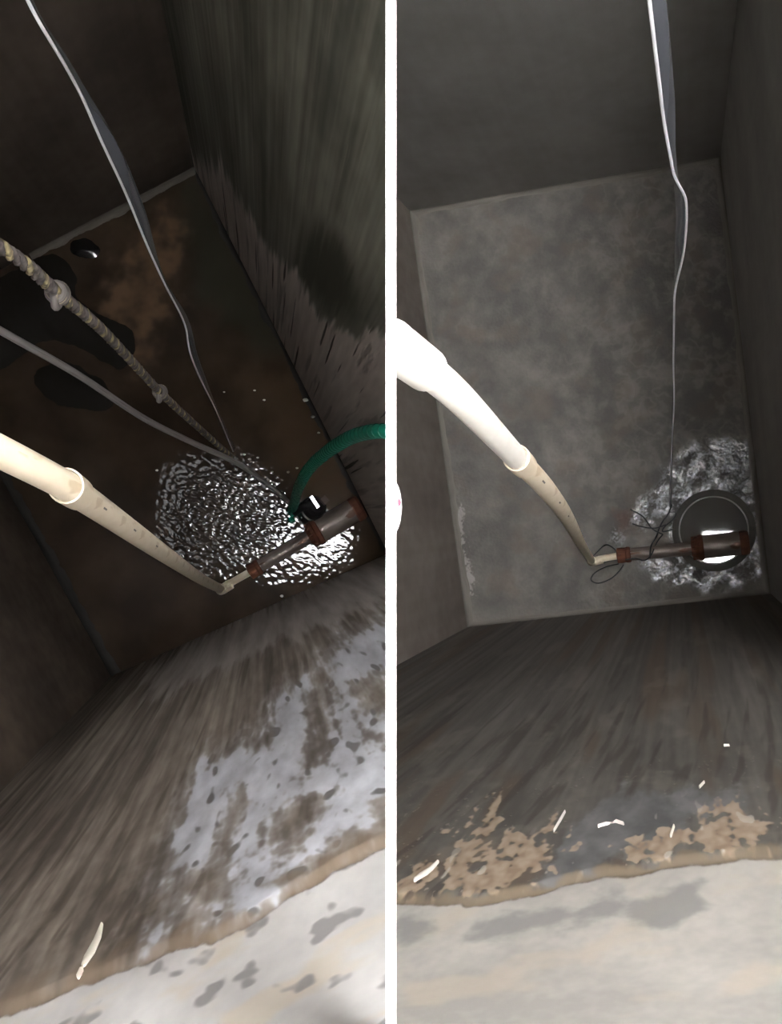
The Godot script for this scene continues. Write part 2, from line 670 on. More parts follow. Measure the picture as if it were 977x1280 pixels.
func ridge_h(r: Array, s: float) -> float:
	var h: float = r[0].y
	if s <= r[0].x:
		h = r[0].y
	elif s >= r[-1].x:
		h = r[-1].y
	else:
		for i in r.size() - 1:
			if s >= r[i].x and s <= r[i + 1].x:
				h = lerpf(r[i].y, r[i + 1].y, (s - r[i].x) / (r[i + 1].x - r[i].x))
	return h + 0.03 * noise_a.get_noise_2d(s * 260.0, 7.0) + 0.012 * noise_a.get_noise_2d(s * 1300.0, 47.0)

func build_left_tank() -> void:
	L = make_tank(330, 650)
	var TL := onf(L, -110, 395)
	var TR := onf(L, 243, 210)
	var BR := onf(L, 485, 692)
	var BL := onf(L, 140, 845)
	set_axes(L, [TL, TR, BR, BL])
	var up: Vector3 = L.up
	# floor under the water
	var fi := concrete(128, 128, rgb(50, 44, 38), rgb(70, 62, 54), 0.0, 1.3, 1.8, 3.0)
	struct("floor", floor_mesh(L, [TL, TR, BR, BL], -0.06, 0.1), surf(fi, 2.0, 0.9), "concrete floor under the dirty water")
	# walls
	L.far = make_wall(L, TL, TR, 0.1, 0.1)
	L.right = make_wall(L, TR, BR, 0.1, 0.1)
	L.near = make_wall(L, BR, BL, 0.1, 0.1)
	L.left = make_wall(L, BL, TL, 0.1, 0.1)
	var far_img := concrete(256, 512, rgb(70, 62, 55), rgb(99, 88, 78), 0.25, 1.4, 3.0, 60.0)
	struct("wall_far", wall_mesh(L.far, -1.0, false, flat, 12, 30), surf(far_img, 2.0, 0.85), "dark damp far wall of the uncleaned tank")
	var left_img := concrete(384, 384, rgb(68, 58, 50), rgb(116, 102, 89), 0.1, 1.8, 3.0, 90.0)
	struct("wall_left", wall_mesh(L.left, -1.0, false, flat, 12, 30), surf(left_img, 2.0, 0.85), "brown stained left wall of the uncleaned tank")
	struct("wall_right", wall_mesh(L.right, -1.0, true, flat, 30, 80), paint_left_right_wall(), "dark green right wall with a pale lower band")
	L.ridge = ridge_of(L.near, [[27, 1250], [140, 1206], [260, 1165], [380, 1100], [482, 1047]])
	var rd: Array = L.ridge
	struct("wall_near", wall_mesh(L.near, -1.0, true, func(s, h): return -0.006 * smoothstep(-0.016, 0.008, h - ridge_h(rd, s)), 110, 300), paint_left_near_wall(), "near wall with peeling white patches under a pale collar")
	# cement fillets
	var cm := surf(concrete(256, 128, rgb(88, 83, 76), rgb(120, 114, 105), 0.0, 1.0, 0.5, 140.0), 3.0, 0.9)
	var cd := surf(concrete(256, 128, rgb(34, 33, 31), rgb(56, 54, 50), 0.0, 1.0, 0.5, 150.0), 3.0, 0.8)
	struct("trim_1", cove(L.far, 0.5, L.far.len, 0.03, 0.06, 0.35, -0.005, 10.0, -1.0), cm, "pale mortar fillet along the far edge of the water")
	struct("trim_2", cove(L.right, 0.0, L.right.len - 0.02, 0.012, 0.018, 0.8, 0.0, 30.0, -1.0), cd, "thin mortar fillet along the right edge of the water")
	struct("trim_3", cove(L.left, 0.0, L.left.len - 0.1, 0.035, 0.065, 0.5, -0.004, 50.0, -1.0), cd, "wet mortar fillet along the left edge of the water")

func paint_left_right_wall() -> StandardMaterial3D:
	var w: Dictionary = L.right
	var W := 768
	var H := 768
	var band := outline_mask(wall_polys(w, true, [[235, 190, 262, 205, 285, 215, 300, 250, 330, 300, 345, 322, 375, 355, 400, 395, 412, 402, 450, 425, 455, 405, 484, 412, 500, 760, 470, 720, 235, 240]]), W, H, 1.6, 2.49)
	var dark := outline_mask(wall_polys(w, true, [[372, 345, 385, 300, 420, 310, 450, 370, 452, 410, 410, 398]]), W, H, 1.6, 2.49)
	var img := Image.create(W, H, false, Image.FORMAT_RGB8)
	for y in H:
		var vm := (1.0 - (y + 0.5) / H) * 1.557
		for x in W:
			var s: float = lerpf(w.s0, w.s1, (x + 0.5) / W)
			var a := noise_a.get_noise_2d(s * 200.0, vm * 200.0)
			var st := noise_b.get_noise_2d(s * 1900.0, vm * 70.0 + 40.0)
			var f := noise_c.get_noise_2d(s * 1500.0, vm * 900.0)
			var k := clampf(0.45 + a * 0.6 + st * 0.35 + f * 0.1, 0, 1)
			var c := rgb(98, 100, 90).lerp(rgb(172, 173, 158), k)
			var drip := noise_b.get_noise_2d(s * 3800.0 + 300.0, vm * 160.0)
			c = c.lerp(rgb(158, 156, 140), 0.5 * smoothstep(0.5, 0.62, drip) * smoothstep(0.12, 0.3, vm))
			var dk: float = dark.get_pixel(x, y).r + 0.06 * a + 0.04 * st
			c = c.lerp(rgb(68, 71, 60), 0.8 * smoothstep(-0.03, 0.05, dk))
			var b: float = band.get_pixel(x, y).r + 0.03 * a + 0.012 * st + 0.012 * f
			var bc := rgb(206, 196, 189).lerp(rgb(238, 229, 222), clampf(0.5 + a * 0.5 + f * 0.5, 0, 1))
			bc = bc.lerp(rgb(150, 142, 137), 0.6 * smoothstep(0.2, 0.5, noise_a.get_noise_2d(s * 900.0 + 70.0, vm * 400.0 + 20.0)))
			bc = bc.lerp(rgb(92, 86, 82), smoothstep(0.52, 0.6, noise_c.get_noise_2d(s * 1500.0 + 70.0, vm * 260.0 + 20.0)))
			c = c.lerp(bc, smoothstep(-0.012, 0.016, b))
			img.set_pixel(x, y, c)
	return surf(img, 2.0, 0.8)

func paint_left_near_wall() -> StandardMaterial3D:
	var w: Dictionary = L.near
	var W := 1024
	var H := 1280
	var white := outline_mask(wall_polys(w, true, [
		[205, 1100, 215, 1050, 232, 1000, 250, 950, 300, 930, 335, 905, 345, 880, 385, 840, 430, 800, 500, 770, 500, 990, 482, 985, 462, 1010, 445, 1040, 405, 1058, 385, 1035, 330, 1065, 348, 1085, 345, 1100, 312, 1140, 268, 1150, 272, 1128, 300, 1085, 285, 1080],
		[330, 1100, 352, 1070, 378, 1068, 372, 1090, 345, 1108],
		[182, 1165, 205, 1140, 222, 1120, 218, 1150, 200, 1175, 188, 1182],
		[380, 1060, 410, 1020, 450, 1000, 465, 1020, 440, 1044, 400, 1060]]), W, H, 1.4, 0.965)
	var holes := outline_mask(wall_polys(w, true, [
		[388, 840, 410, 838, 412, 860, 411, 948, 402, 935, 398, 950, 384, 958, 386, 900],
		[440, 858, 482, 845, 482, 880, 465, 890, 452, 890],
		[330, 1040, 360, 1005, 425, 985, 390, 1020, 372, 1040, 335, 1062],
		[302, 890, 336, 886, 332, 930, 308, 930, 290, 928],
		[255, 1080, 285, 1075, 290, 1100, 270, 1130, 240, 1120, 210, 1105],
		[275, 1060, 296, 990, 302, 1000, 282, 1070],
		[466, 905, 484, 900, 484, 930, 470, 935]]), W, H, 1.4, 0.965)
	var lower := outline_mask(wall_polys(w, true, [[180, 840, 240, 800, 330, 755, 500, 680, 500, 745, 400, 790, 330, 815, 250, 850, 190, 880]]), W, H, 1.4, 0.965)
	var img := Image.create(W, H, false, Image.FORMAT_RGB8)
	var rd: Array = L.ridge
	for x in W:
		var s: float = lerpf(w.s0, w.s1, (x + 0.5) / W)
		var rv := vmap(ridge_h(rd, s)) * 1.557
		for y in H:
			var vm := (1.0 - (y + 0.5) / H) * 1.557
			var lean := s + vm * 0.02
			var a := noise_a.get_noise_2d(s * 240.0, vm * 130.0)
			var st := noise_b.get_noise_2d(lean * 1900.0, vm * 90.0)
			var f := noise_c.get_noise_2d(s * 2600.0, vm * 1300.0)
			var md := noise_a.get_noise_2d(s * 900.0 + 55.0, vm * 500.0 + 9.0)
			var c := rgb(101, 92, 83).lerp(rgb(175, 163, 149), clampf(0.42 + a * 0.6 + st * 0.5 + md * 0.25 + f * 0.15, 0, 1))
			c = c.lerp(rgb(75, 65, 56), 0.5 * smoothstep(0.12, 0.5, noise_b.get_noise_2d(s * 1500.0 - vm * 200.0 + 90.0, vm * 180.0)))
			c = c.lerp(rgb(160, 148, 134), 0.4 * smoothstep(0.15, 0.55, noise_a.get_noise_2d(s * 600.0 + 210.0, vm * 460.0)) * smoothstep(0.2, 0.7, vm))
			# bare grey cement low down
			var lo: float = lower.get_pixel(x, y).r + 0.02 * md + 0.012 * st
			c = c.lerp(rgb(152, 143, 135).lerp(rgb(184, 175, 168), clampf(0.5 + md, 0, 1)), smoothstep(-0.008, 0.014, lo))
			# tan just below the step
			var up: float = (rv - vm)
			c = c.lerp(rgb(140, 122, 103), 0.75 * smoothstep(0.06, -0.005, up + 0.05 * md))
			# peeling lime coat
			var p: float = minf(white.get_pixel(x, y).r, -holes.get_pixel(x, y).r - 0.002) + 0.026 * md + 0.016 * f + 0.014 * st
			var wc := rgb(172, 172, 176).lerp(rgb(222, 223, 228), clampf(0.5 + md * 0.8 + a * 0.5, 0, 1))
			wc = wc.lerp(rgb(120, 118, 116), smoothstep(0.4, 0.6, noise_c.get_noise_2d(s * 1300.0 + 31.0, vm * 650.0)))
			c = c.lerp(wc, 0.3 * smoothstep(-0.035, 0.0, p) + 0.7 * smoothstep(-0.006, 0.014, p))
			# collar above the step
			if up < 0.0:
				var cc := rgb(208, 205, 201).lerp(rgb(235, 232, 227), clampf(0.5 + a * 0.9 + f * 0.15, 0, 1))
				cc = cc.lerp(rgb(226, 212, 190), 0.6 * smoothstep(0.1, 0.5, noise_a.get_noise_2d(s * 300.0 + 700.0, vm * 260.0)))
				cc = cc.lerp(rgb(150, 147, 144), 0.8 * smoothstep(0.28, 0.5, noise_b.get_noise_2d(s * 700.0 + 90.0, vm * 420.0 + 5.0)))
				c = c.lerp(cc, smoothstep(-0.006, -0.014, up + 0.005 * md))
			img.set_pixel(x, y, c)
	return surf(img, 2.5, 0.75)

func build_right_tank() -> void:
	R = make_tank(850, 640)
	var TL := onf(R, 512, 264)
	var TR := onf(R, 900, 196)
	var BR := onf(R, 963, 742)
	var BL := onf(R, 584, 784)
	set_axes(R, [TL, TR, BR, BL])
	R.far = make_wall(R, TL, TR, 0.1, 0.1)
	R.right = make_wall(R, TR, BR, 0.1, 0.1)
	R.near = make_wall(R, BR, BL, 0.1, 0.1)
	R.left = make_wall(R, BL, TL, 0.1, 0.1)
	R.right.h1 = 3.1
	# floor with a round hole for the sump
	var c0 := tq(R, onf(R, 892, 663))
	R.sump = c0
	R.sump_r = 51.0 * DEEP / FOCAL
	var ring := PackedVector2Array()
	for k in 64:
		ring.append(c0 + Vector2(cos(TAU * k / 64), sin(TAU * k / 64)) * R.sump_r)
	struct("floor", floor_mesh(R, [TL, TR, BR, BL], 0.0, 0.05, [ring]), paint_right_floor(), "blotchy grey concrete floor of the cleaned tank")
	var fw := surf(concrete(256, 512, rgb(130, 127, 121), rgb(150, 147, 141), 0.2, 1.3, 3.0, 260.0), 1.5, 0.85)
	struct("wall_far", wall_mesh(R.far, 1.0, false, flat, 12, 30), fw, "dark grey far wall of the cleaned tank")
	struct("wall_right", wall_mesh(R.right, 1.0, false, flat, 12, 30), surf(concrete(256, 512, rgb(146, 144, 140), rgb(164, 162, 157), 0.2, 1.8, 2.4, 280.0), 1.5, 0.85), "dark grey right wall of the cleaned tank")
	struct("wall_left", wall_mesh(R.left, 1.0, false, flat, 12, 30), surf(concrete(256, 512, rgb(122, 112, 104), rgb(152, 142, 132), 0.2, 1.8, 3.0, 300.0), 1.5, 0.85), "brownish left wall of the cleaned tank")
	R.ridge = ridge_of(R.near, [[495, 1122], [570, 1116], [640, 1116], [700, 1100], [760, 1086], [860, 1072], [952, 1062]])
	var rd: Array = R.ridge
	struct("wall_near", wall_mesh(R.near, 1.0, true, func(s, h): return -0.006 * smoothstep(-0.016, 0.008, h - ridge_h(rd, s)), 110, 300), paint_right_near_wall(), "streaked near wall of the cleaned tank under a pale collar")
	var cm := surf(concrete(256, 128, rgb(104, 100, 93), rgb(134, 128, 119), 0.0, 1.0, 0.5, 340.0), 3.0, 0.9)
	struct("trim_4", cove(R.far, 0.0, R.far.len, 0.012, 0.022, 0.4, 0.0, 110.0, 1.0), cm, "pale mortar line along the far edge of the clean floor")
	struct("trim_5", cove(R.right, 0.0, R.right.len, 0.014, 0.022, 0.4, 0.0, 130.0, 1.0), cm, "pale mortar line along the right edge of the clean floor")
	struct("trim_6", cove(R.left, 0.0, R.left.len, 0.018, 0.024, 0.35, 0.0, 150.0, 1.0), cm, "pale mortar line along the left edge of the clean floor")
	struct("trim_7", cove(R.near, 0.0, R.near.len, 0.012, 0.018, 0.4, 0.0, 170.0, 1.0), cm, "pale mortar line along the near edge of the clean floor")

func paint_right_floor() -> StandardMaterial3D:
	var W := 768
	var H := 1024
	var sx: float = R.hi.x - R.lo.x
	var sy: float = R.hi.y - R.lo.y
	var wet := outline_mask(floor_polys(R, [
		[775, 665, 790, 640, 812, 610, 836, 580, 850, 562, 890, 548, 935, 548, 945, 590, 955, 640, 955, 728, 900, 736, 830, 732, 795, 712, 800, 690, 835, 690, 830, 650, 800, 660],
		[755, 660, 775, 650, 778, 690, 760, 684]]), W, H, sx, sy)
	var chalk := outline_mask(floor_polys(R, [[556, 640, 576, 630, 582, 690, 594, 740, 594, 752, 584, 740, 572, 690]]), W, H, sx, sy)
	var rusty := outline_mask(floor_polys(R, [[765, 640, 790, 638, 795, 665, 770, 668]]), W, H, sx, sy)
	var edge := outline_mask([[Vector2(0, 0), Vector2(1, 0), Vector2(1, 1), Vector2(0, 1)]], W, H, sx, sy)
	var img := Image.create(W, H, false, Image.FORMAT_RGB8)
	var rgh := Image.create(W, H, false, Image.FORMAT_RGB8)
	var hgt := Image.create(W, H, false, Image.FORMAT_L8)
	for y in H:
		for x in W:
			var fx := (x + 0.5) / W * sx
			var fy := (y + 0.5) / H * sy
			var a := noise_a.get_noise_2d(fx * 170.0, fy * 170.0)
			var m := noise_a.get_noise_2d(fx * 520.0 + 80.0, fy * 520.0)
			var f := noise_c.get_noise_2d(fx * 3200.0, fy * 3200.0)
			var v := noise_b.get_noise_2d(fx * 420.0 + 500.0, fy * 420.0)
			var c := rgb(88, 85, 80).lerp(rgb(122, 117, 109), clampf(0.42 + a * 0.7 + m * 0.45 + f * 0.12, 0, 1))
			c = c.lerp(rgb(104, 92, 81), 0.5 * smoothstep(0.1, 0.5, noise_b.get_noise_2d(fx * 240.0 + 33.0, fy * 240.0)))
			# thin pale crust veins
			var east := smoothstep(0.3, 0.9, fx / sx)
			c = c.lerp(rgb(142, 136, 126), (0.12 + 0.3 * east) * smoothstep(0.2, 0.0, absf(v)) * smoothstep(-0.05, 0.3, a + 0.1 + 0.2 * east))
			c = c.lerp(rgb(136, 131, 123), 0.5 * east * smoothstep(0.05, 0.4, m + 0.3 * a))
			var e: float = edge.get_pixel(x, y).r
			c = c.lerp(rgb(140, 134, 124), 0.55 * smoothstep(0.13, 0.03, e + 0.05 * m))
			var ck: float = chalk.get_pixel(x, y).r + 0.03 * m + 0.02 * f
			c = c.lerp(rgb(180, 174, 168), 0.6 * smoothstep(-0.008, 0.012, ck))
			c = c.lerp(rgb(98, 62, 48), 0.55 * smoothstep(-0.02, 0.03, rusty.get_pixel(x, y).r + 0.03 * m))
			var wt: float = smoothstep(-0.02, 0.03, wet.get_pixel(x, y).r + 0.04 * m)
			c = c.lerp(c.darkened(0.2), wt)
			# pale streaky mottling over the wet patch round the sump
			var pale_n := noise_a.get_noise_2d((fx + fy) * 900.0, (fx - fy) * 420.0 + 300.0) + 0.5 * f
			c = c.lerp(rgb(176, 178, 184), 0.75 * wt * smoothstep(-0.1, 0.4, pale_n))
			img.set_pixel(x, y, c)
			var film: float = wt * smoothstep(-0.3, 0.1, m + 0.3 * f)
			var ro := lerpf(0.85, 0.25, film)
			rgh.set_pixel(x, y, Color(ro, ro, ro))
			var hh := 0.5 + 0.05 * m + 0.05 * f + 0.11 * wt * noise_a.get_noise_2d(fx * 1500.0, fy * 1500.0 + 60.0)
			hgt.set_pixel(x, y, Color(hh, hh, hh))
	var mt := StandardMaterial3D.new()
	mt.albedo_texture = tex(img)
	mt.roughness_texture = tex(rgh)
	mt.roughness_texture_channel = BaseMaterial3D.TEXTURE_CHANNEL_RED
	mt.roughness = 1.0
	mt.metallic_specular = 0.9
	hgt.convert(Image.FORMAT_RGBA8)
	hgt.bump_map_to_normal_map(6.0)
	mt.normal_enabled = true
	mt.normal_texture = tex(hgt)
	return mt

func paint_right_near_wall() -> StandardMaterial3D:
	var w: Dictionary = R.near
	var W := 1024
	var H := 1280
	var tan_patch := outline_mask(wall_polys(w, true, [
		[575, 1112, 600, 1070, 640, 1045, 700, 1040, 690, 1070, 640, 1112],
		[880, 1070, 880, 1030, 925, 1010, 960, 1010, 960, 1060],
		[495, 1120, 520, 1085, 560, 1050, 620, 1010, 612, 1040, 580, 1060, 545, 1095], [545, 1115, 575, 1085, 625, 1062, 640, 1085, 600, 1112], [790, 1062, 830, 1040, 880, 1035, 880, 1060]]), W, H, 1.9, 0.965)
	var dark := outline_mask(wall_polys(w, true, [[655, 1112, 700, 1040, 760, 985, 860, 985, 955, 990, 955, 1010, 870, 1020, 860, 1055, 800, 1062, 745, 1090, 690, 1110]]), W, H, 1.9, 0.965)
	var grey := outline_mask(wall_polys(w, true, [[580, 1160, 640, 1135, 760, 1110, 870, 1095, 880, 1135, 820, 1155, 760, 1140, 700, 1150, 640, 1170, 580, 1175], [490, 1135, 555, 1135, 550, 1160, 490, 1170]]), W, H, 1.9, 0.965)
	var img := Image.create(W, H, false, Image.FORMAT_RGB8)
	var rd: Array = R.ridge
	for x in W:
		var s: float = lerpf(w.s0, w.s1, (x + 0.5) / W)
		var rv := vmap(ridge_h(rd, s)) * 1.557
		for y in H:
			var vm := (1.0 - (y + 0.5) / H) * 1.557
			var a := noise_a.get_noise_2d(s * 240.0 + 900.0, vm * 130.0)
			var st := noise_b.get_noise_2d(s * 1900.0 + 77.0, vm * 90.0)
			var f := noise_c.get_noise_2d(s * 2600.0, vm * 1300.0)
			var md := noise_a.get_noise_2d(s * 900.0 + 155.0, vm * 500.0 + 19.0)
			var c := rgb(78, 74, 69).lerp(rgb(114, 109, 102), clampf(0.45 + a * 0.5 + st * 0.45 + f * 0.12, 0, 1))
			c = c.lerp(rgb(92, 76, 62), 0.6 * smoothstep(0.1, 0.5, noise_b.get_noise_2d(s * 500.0 + 300.0, vm * 120.0)))
			c = c.lerp(rgb(58, 52, 46), 0.55 * smoothstep(0.12, 0.5, noise_b.get_noise_2d(s * 1500.0 - vm * 260.0 + 40.0, vm * 200.0)) * smoothstep(0.0, 0.3, vm))
			c = c.lerp(rgb(128, 121, 111), 0.4 * smoothstep(0.1, 0.55, noise_a.get_noise_2d(s * 420.0 + 610.0, vm * 420.0)))
			c = c.lerp(rgb(172, 160, 146), 0.55 * smoothstep(0.34, 0.5, noise_c.get_noise_2d(s * 5200.0, vm * 2400.0) * 0.6 + 0.35 * md) * smoothstep(0.3, 0.75, vm))
			var up: float = rv - vm
			var dk: float = dark.get_pixel(x, y).r + 0.04 * md + 0.02 * st
			c = c.lerp(rgb(84, 83, 82).lerp(rgb(116, 114, 112), clampf(0.5 + md, 0, 1)), smoothstep(-0.01, 0.02, dk))
			var tp: float = tan_patch.get_pixel(x, y).r + 0.05 * md + 0.035 * f + 0.02 * st
			c = c.lerp(rgb(142, 122, 102).lerp(rgb(168, 150, 130), clampf(0.5 + f, 0, 1)), smoothstep(-0.006, 0.008, tp))
			var fl := noise_c.get_noise_2d(s * 1700.0 + 11.0, vm * 500.0 + 31.0)
			c = c.lerp(rgb(190, 182, 170), 0.8 * smoothstep(0.56, 0.66, fl) * smoothstep(0.22, 0.05, up))
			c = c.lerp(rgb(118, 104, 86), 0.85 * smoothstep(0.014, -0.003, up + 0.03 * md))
			if up < 0.0:
				var cc := rgb(160, 156, 149).lerp(rgb(186, 181, 172), clampf(0.5 + a * 0.9 + f * 0.25, 0, 1))
				cc = cc.lerp(rgb(190, 177, 158), 0.5 * smoothstep(0.1, 0.5, noise_a.get_noise_2d(s * 300.0 + 700.0, vm * 260.0)))
				var g: float = grey.get_pixel(x, y).r + 0.03 * md
				cc = cc.lerp(rgb(134, 132, 128), 0.75 * smoothstep(-0.01, 0.02, g))
				c = c.lerp(cc, smoothstep(-0.006, -0.014, up + 0.005 * md))
			img.set_pixel(x, y, c)
	return surf(img, 2.5, 0.75)

func build_divider() -> void:
	# a thin white bar spans the access opening between the two tanks, exactly under the eye
	var d0 := 0.145 * DEEP
	var t := 13.0 * d0 / FOCAL
	var st := begin()
	slab(st, Vector3(-t * 0.5, EYE - d0 - 0.06, -0.9), Vector3(t * 0.5, EYE - d0, 0.34))
	var ps := begin()
	slab(ps, Vector3(-0.0016, -0.2, 0.25), Vector3(0.0016, 2.4, 0.5))
	struct("wall_partition", ps, M.shell, "thin partition low between the two near walls")
	struct("wall_divider", st, M.white, "thin white dividing bar between the two tanks")

# ---------------------------------------------------------------- things in the uncleaned tank
func left_things() -> void:
	make_water()
	dark_mound()
	left_pump()
	left_pipe()
	knotted_rope()
	grey_cable()
	power_cable_before()
	hose()
	drain_pump()
	var m := plain(rgb(240, 232, 214), 0.6)
	var st := begin()
	splash(st, L.near, [[128, 1157], [122, 1175], [112, 1195], [106, 1206]], [0.0012, 0.0042, 0.0058, 0.003])
	splash(st, L.near, [[102, 1214], [98, 1222]], [0.002, 0.0012])
	tag(put("mortar_splash", st, m), "cream white drip of mortar on the near wall of the wet tank", "splash")

# raised splash on a wall along pixel places
func splash(st: SurfaceTool, w: Dictionary, pts: Array, rad: Array) -> void:
	var P := []
	var Wd := []
	for p in pts:
		var q := wsh(w, p[0], p[1])
		P.append(wpt(w, q.x, q.y, 0.001))
		Wd.append(w.e)
	ribbon(st, P, Wd, rad, 0.003, 10)
	for i in [0, P.size() - 1]:
		lump(st, P[i], w.e * rad[i], w.n * 0.003, w.up * rad[i] * 3.0, 0.1, 3.0, 6, 8)

func make_water() -> void:
	var N := 230
	var K := 300
	var c: Array = L.c
	var up: Vector3 = L.up
	var mid := onf(L, 285, 648)
	var hot := onf(L, 400, 690)
	var pos := PackedVector3Array()
	var uvs := PackedVector2Array()
	var idx := PackedInt32Array()
	for j in K + 1:
		for i in N + 1:
			var a: Vector3 = c[0].lerp(c[1], float(i) / N)
			var b: Vector3 = c[3].lerp(c[2], float(i) / N)
			var p := a.lerp(b, float(j) / K)
			var q := tq(L, p)
			var r := (p - mid).length()
			var r2 := (p - hot).length()
			var wob := 0.05 * noise_a.get_noise_2d(q.x * 300.0, q.y * 300.0)
			var amp := smoothstep(0.33, 0.1, r + wob) * 1.0 * smoothstep(0.1, 0.22, r2 + wob) + 0.06 + 0.22 * smoothstep(0.26, 0.1, r2)
			var n1 := noise_c.get_noise_2d(q.x * 2000.0, q.y * 2000.0)
			var n2 := noise_c.get_noise_2d(q.x * 2900.0 + 77.0, q.y * 2900.0)
			var sw := sin((p - onf(L, 380, 650)).length() * 230.0 + n1 * 2.0)
			var h := (0.0009 * n1 + 0.0007 * n2 + 0.00015 * sw) * amp * 1.25 + 0.0006 * noise_a.get_noise_2d(q.x * 200.0, q.y * 200.0 + 40.0)
			pos.append(p + up * h)
			uvs.append(tank_uv(L, q))
	for j in K:
		for i in N:
			var o := j * (N + 1) + i
			idx.append_array([o, o + 1, o + N + 2, o, o + N + 2, o + N + 1])
	var arr := []
	arr.resize(Mesh.ARRAY_MAX)
	arr[Mesh.ARRAY_VERTEX] = pos
	arr[Mesh.ARRAY_TEX_UV] = uvs
	arr[Mesh.ARRAY_INDEX] = idx
	var am := ArrayMesh.new()
	am.add_surface_from_arrays(Mesh.PRIMITIVE_TRIANGLES, arr)
	var st := SurfaceTool.new()
	st.create_from(am, 0)
	st.generate_normals()
	var W := 384
	var H := 512
	var sx: float = L.hi.x - L.lo.x
	var sy: float = L.hi.y - L.lo.y
	var cloud := outline_mask(floor_polys(L, [[120, 380, 160, 300, 205, 258, 235, 290, 222, 360, 200, 420, 170, 470, 130, 430]]), W, H, sx, sy)
	var warm := outline_mask(floor_polys(L, [[300, 470, 380, 450, 440, 560, 470, 640, 400, 640, 340, 580], [300, 700, 460, 640, 480, 690, 380, 745]]), W, H, sx, sy)
	var green := outline_mask(floor_polys(L, [[225, 235, 250, 225, 380, 460, 330, 440, 240, 360]]), W, H, sx, sy)
	var img := Image.create(W, H, false, Image.FORMAT_RGB8)
	for y in H:
		for x in W:
			var fx := (x + 0.5) / W * sx
			var fy := (y + 0.5) / H * sy
			var a := noise_a.get_noise_2d(fx * 170.0 + 40.0, fy * 170.0)
			var m := noise_b.get_noise_2d(fx * 420.0, fy * 420.0)
			var c2 := rgb(52, 43, 36).lerp(rgb(72, 60, 49), clampf(0.5 + a, 0, 1))
			c2 = c2.lerp(rgb(58, 60, 50), 0.7 * smoothstep(-0.06, 0.06, green.get_pixel(x, y).r + 0.04 * m))
			c2 = c2.lerp(rgb(86, 70, 54), 0.8 * smoothstep(-0.08, 0.1, warm.get_pixel(x, y).r + 0.05 * m))
			c2 = c2.lerp(rgb(112, 90, 70), clampf(0.75 + 0.6 * m, 0, 1) * smoothstep(-0.06, 0.09, cloud.get_pixel(x, y).r + 0.06 * m))
			img.set_pixel(x, y, c2)
	var wm := surf(img, 0.0, 0.05, 0.3)
	tag(put("dirty_water", st, wm), "murky brown standing water rippling around the pump in the left tank", "water", "", "stuff")
	# flecks of foam drifting on the water
	var fs := begin()
	var rng := RandomNumberGenerator.new()
	rng.seed = 5
	for p in [[382, 500, 3.0], [391, 521, 2.2], [330, 500, 1.5], [318, 488, 1.4], [398, 541, 1.6], [340, 590, 1.4], [360, 590, 1.8], [371, 585, 1.6], [196, 588, 1.6], [243, 572, 1.5], [305, 568, 1.6], [312, 574, 1.8], [322, 572, 1.4], [352, 745, 2.0], [430, 725, 1.8], [210, 640, 1.4], [280, 490, 1.2]]:
		var o := onf(L, p[0], p[1], 0.002)
		var r: float = p[2] * DEEP / FOCAL
		lump(fs, o, L.ex * r * 1.2, L.up * 0.003, L.ez * r * 0.8, 0.4, p[0], 6, 9)
	tag(put("foam_flecks", fs, plain(rgb(220, 218, 210), 0.5)), "small pale foam flecks drifting on the brown water", "foam", "", "stuff")

